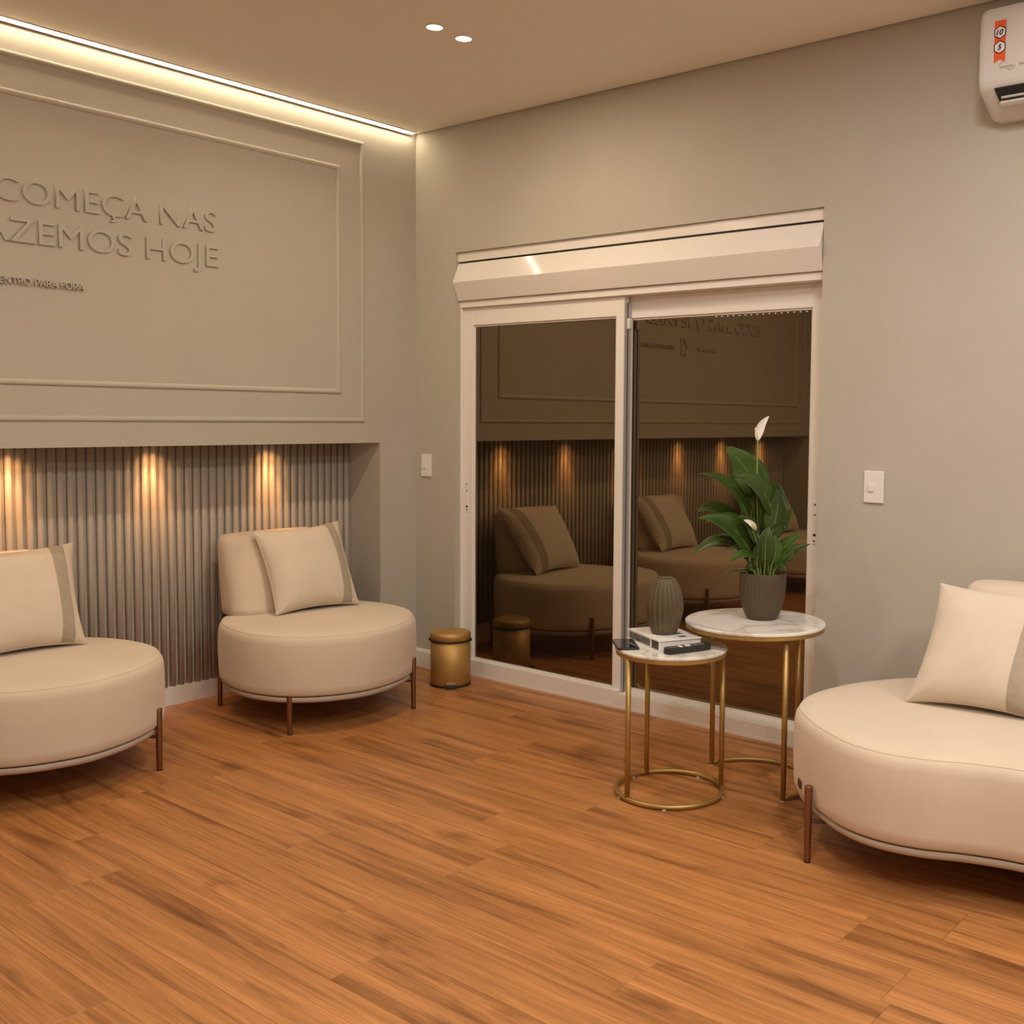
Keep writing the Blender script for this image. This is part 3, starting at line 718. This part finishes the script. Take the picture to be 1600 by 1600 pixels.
L_((1209, 887), (1226, 856), (1262, 846), 12, UPV * .85 + CX * .6, (.04, .06, .05), (.04, .03), fold=.3)
L_((1150, 846), (1120, 836), (1082, 868), 12, UPV * .7 + CX * .7, (-.02, -.03, -.02), (-.03, -.01), fold=.25)
# front layer
L_((1193, 876), (1190, 838), (1199, 820), 15, VW + UPV * .25, (.05, .06, .04), (.0, .04), fold=.2)
L_((1176, 868), (1160, 852), (1136, 873), 11, UPV * .8 + CX * .6, (.05, .08, .09), (-.02, .04), fold=.2)
L_((1178, 862), (1158, 846), (1127, 858), 8, UPV * .9 + CX * .4, (.02, .04, .04), (-.02, .02), fold=.2)
L_((1208, 886), (1215, 872), (1224, 888), 9, UPV * .8 + CX * .6, (.06, .07, .08), (.03, .05), fold=.2)
L_((1181, 884), (1178, 862), (1186, 840), 10, VW - AX * .4, (.05, .06, .06), (-.02, .05), fold=.3)
L_((1174, 888), (1158, 872), (1172, 880), 7, VW + UPV * .4, (.05, .07, .08), (-.03, .05), fold=.2)
L_((1204, 880), (1214, 850), (1206, 832), 11, VW + AX * .3, (.04, .05, .04), (.02, .04), fold=.3)
L_((1160, 892), (1140, 885), (1118, 908), 3, UPV + CX * .3, (.02, .03, .03), (-.05, .03), fold=.2)
L_((1186, 832), (1196, 780), (1168, 760), 15, UPV * .4 + CX * .8, (-.02, -.02, .0), (-.005, -.01), fold=.25)
L_((1176, 842), (1150, 790), (1104, 818), 12, UPV * .8 + CX * .5, (-.03, -.03, -.02), (-.02, -.02), fold=.25)
L_((1198, 850), (1226, 800), (1224, 826), 10, VW - AX * .3, (.02, .04, .05), (.02, .01), fold=.3)
L_((1186, 868), (1172, 830), (1176, 806), 11, VW - AX * .5, (.02, .03, .03), (-.01, .02), fold=.3)
L_((1203, 872), (1222, 838), (1234, 856), 9, UPV * .7 + CX * .7, (.0, .01, .01), (.03, .0), fold=.25)
L_((1190, 858), (1206, 810), (1192, 792), 13, VW + AX * .5, (-.01, .0, .01), (.005, .0), fold=.3)
L_((1170, 876), (1150, 838), (1118, 838), 10, UPV * .8 + CX * .6, (.0, .01, .02), (-.03, .0), fold=.25)
L_((1212, 880), (1232, 868), (1246, 884), 8, UPV * .9 + CX * .4, (-.02, -.02, -.02), (.04, -.02), fold=.25)
# flowers
def flower(stem, s, m_, e, wd, spx):
    f = leafblade(s, m_, e, wd, VW + AX * .5, fold=.55, name='spathe', matr=SPATHE, shape=lambda t: math.sin(math.pi * min(1, t ** .8)) ** .8 + .04 * (1 - t))
    make('flower_stem', *tube(stem, [.0026] * len(stem), 6), STEM, f, True)
    make('spadix', *tube([s, s.lerp(m_, .5) + CX * .006, s.lerp(m_, .95) + CX * .008], [.003, .0045, .002], 8), SPADIX, f, True)
s = P3(1181, 690, .0); path = [P3(1186, 890, 0), P3(1184, 830, 0), P3(1181, 760, 0), s]
flower(path, s, P3(1176, 668, .0), P3(1198, 651, .0), 7.5 / SC, None)
s = P3(1178, 826, .05); path = [P3(1192, 890, .02), P3(1188, 850, .05), s]
flower(path, s, P3(1170, 812, .07), P3(1157, 809, .08), 4 / SC, None)

# ------------------------------------------------------------------ air conditioner
ac = thing('air_conditioner', (3.42, 0, 2.38), 'white wall mounted split air conditioner at the upper right', 'air conditioner')
AXL, AXR = 3.022, 3.84
def acprof(k):  # k 0..1 how far the end cap is drawn in
    P = [(0, 2.705), (-.150, 2.712), (-.185, 2.706), (-.200, 2.685), (-.206, 2.60), (-.206, 2.475), (-.201, 2.452), (-.188, 2.436), (-.060, 2.378), (-.04, 2.372), (0, 2.374)]
    c = (-.08, 2.54); return [(c[0] + (y - c[0]) * (1 - k * .10) if y < -.01 else y, c[1] + (z - c[1]) * (1 - k * .06)) for y, z in P]
rings = []
for x, k in ((AXL, 1), (AXL + .004, .6), (AXL + .012, .25), (AXL + .025, 0), (AXR - .025, 0), (AXR - .012, .25), (AXR - .004, .6), (AXR, 1)):
    rings.append([(x, y, z) for y, z in acprof(k)])
o = make('housing', *loft(rings), ACW, ac, True)
md = o.modifiers.new('edges', 'EDGE_SPLIT'); md.split_angle = R(40)
# outlet on the sloping lower face
def slope(f, out=0): 
    a, b_ = Vector((0, -.201, 2.446)), Vector((0, -.060, 2.378)); n_ = Vector((0, -(b_ - a).z * -1, 0)); d_ = (b_ - a).normalized(); nn = Vector((0, d_.z, -d_.y)); 
    if nn.z > 0: nn = -nn
    return a + (b_ - a) * f + nn * out
def strip(name, x0, x1, f0, f1, o0, o1, m, par):
    V = []
    for x in (x0, x1):
        for (f, oo) in ((f0, o0), (f1, o0), (f1, o1), (f0, o1)):
            p = slope(f, oo); V.append((x, p.y, p.z))
    return make(name, V, [(0, 1, 2, 3), (7, 6, 5, 4), (0, 4, 5, 1), (1, 5, 6, 2), (2, 6, 7, 3), (3, 7, 4, 0)], m, par)
strip('air_outlet', 3.078, 3.80, .02, .56, .003, .0075, BLACK, ac)
strip('louver', 3.090, 3.79, .27, .31, .0076, .012, ACW, ac)
strip('louver', 3.082, 3.80, .40, .50, .0076, .018, ACW, ac)
# sticker ribbon
YF = -.2068
def flat(name, pts, y, m, par):
    n = len(pts); V = [(x, y, z) for x, z in pts] + [(x, y + .0004, z) for x, z in pts]
    return make(name, V, [tuple(range(n)), tuple(reversed(range(n, 2 * n)))] + [(i, (i + 1) % n, n + (i + 1) % n, n + i) for i in range(n)], m, par)
sx0, sx1 = 3.075, 3.112; sm = (sx0 + sx1) / 2
st = flat('sticker', [(sx0, 2.656), (sx1, 2.656), (sx1, 2.520), (sm, 2.530), (sx0, 2.520)], YF, ORANGE, ac)
def hexa(cx, cz, r): return [(cx + r * .98 * math.cos(R(90 + 60 * i)), cz + r * math.sin(R(90 + 60 * i))) for i in range(6)]
def txt(s, cx, cz, cap, width, y, m, par, name, shear=0, bold=0):
    me = glyph(s, 1, .02, bold); x0, x1, z0, z1 = bounds(me); off = wloc(par)
    for v in me.vertices:
        fz = (v.co.y - (z0 + z1) / 2) / (z1 - z0) * cap
        v.co = Vector((cx + (v.co.x - (x0 + x1) / 2) / (x1 - x0) * width + shear * fz, y - .0002 + v.co.z * .005, cz + fz)) - off
    me.materials.clear(); me.materials.append(m); return link(bpy.data.objects.new(name, me), par)
for cz, s in ((2.6175, '10'), (2.5695, '5')):
    h = flat('badge_border', hexa(sm, cz, .0225), YF - .0004, MAROON, st); flat('badge', hexa(sm, cz, .0185), YF - .0008, STKW, st)
    txt(s, sm, cz, .019, .021 if s == '10' else .011, YF - .0011, MAROON, st, 'numeral', .2, .035)
txt('inverter', 3.118, 2.504, .011, .045, YF, LOGO, ac, 'logo', .2)
arcp = [(3.093 + .045 * i / 10, YF, 2.512 + .012 * math.sin(math.pi * (i / 10) * 1.0) * (1 if i < 5 else -1.2) - (.02 if i >= 5 else 0) * 0) for i in range(5)]
make('logo_swoosh', *tube(arcp, .0008, 5), LOGO, ac)
make('logo_swoosh', *tube([(3.120, YF, 2.497), (3.128, YF, 2.490), (3.138, YF, 2.492), (3.145, YF, 2.502)], .0010, 5), LOGO, ac)
boxes('logo_mark', [(3.158 + .007 * i, 3.163 + .007 * i, YF - .0003, YF, 2.500, 2.507) for i in range(3)], LOGO, ac)
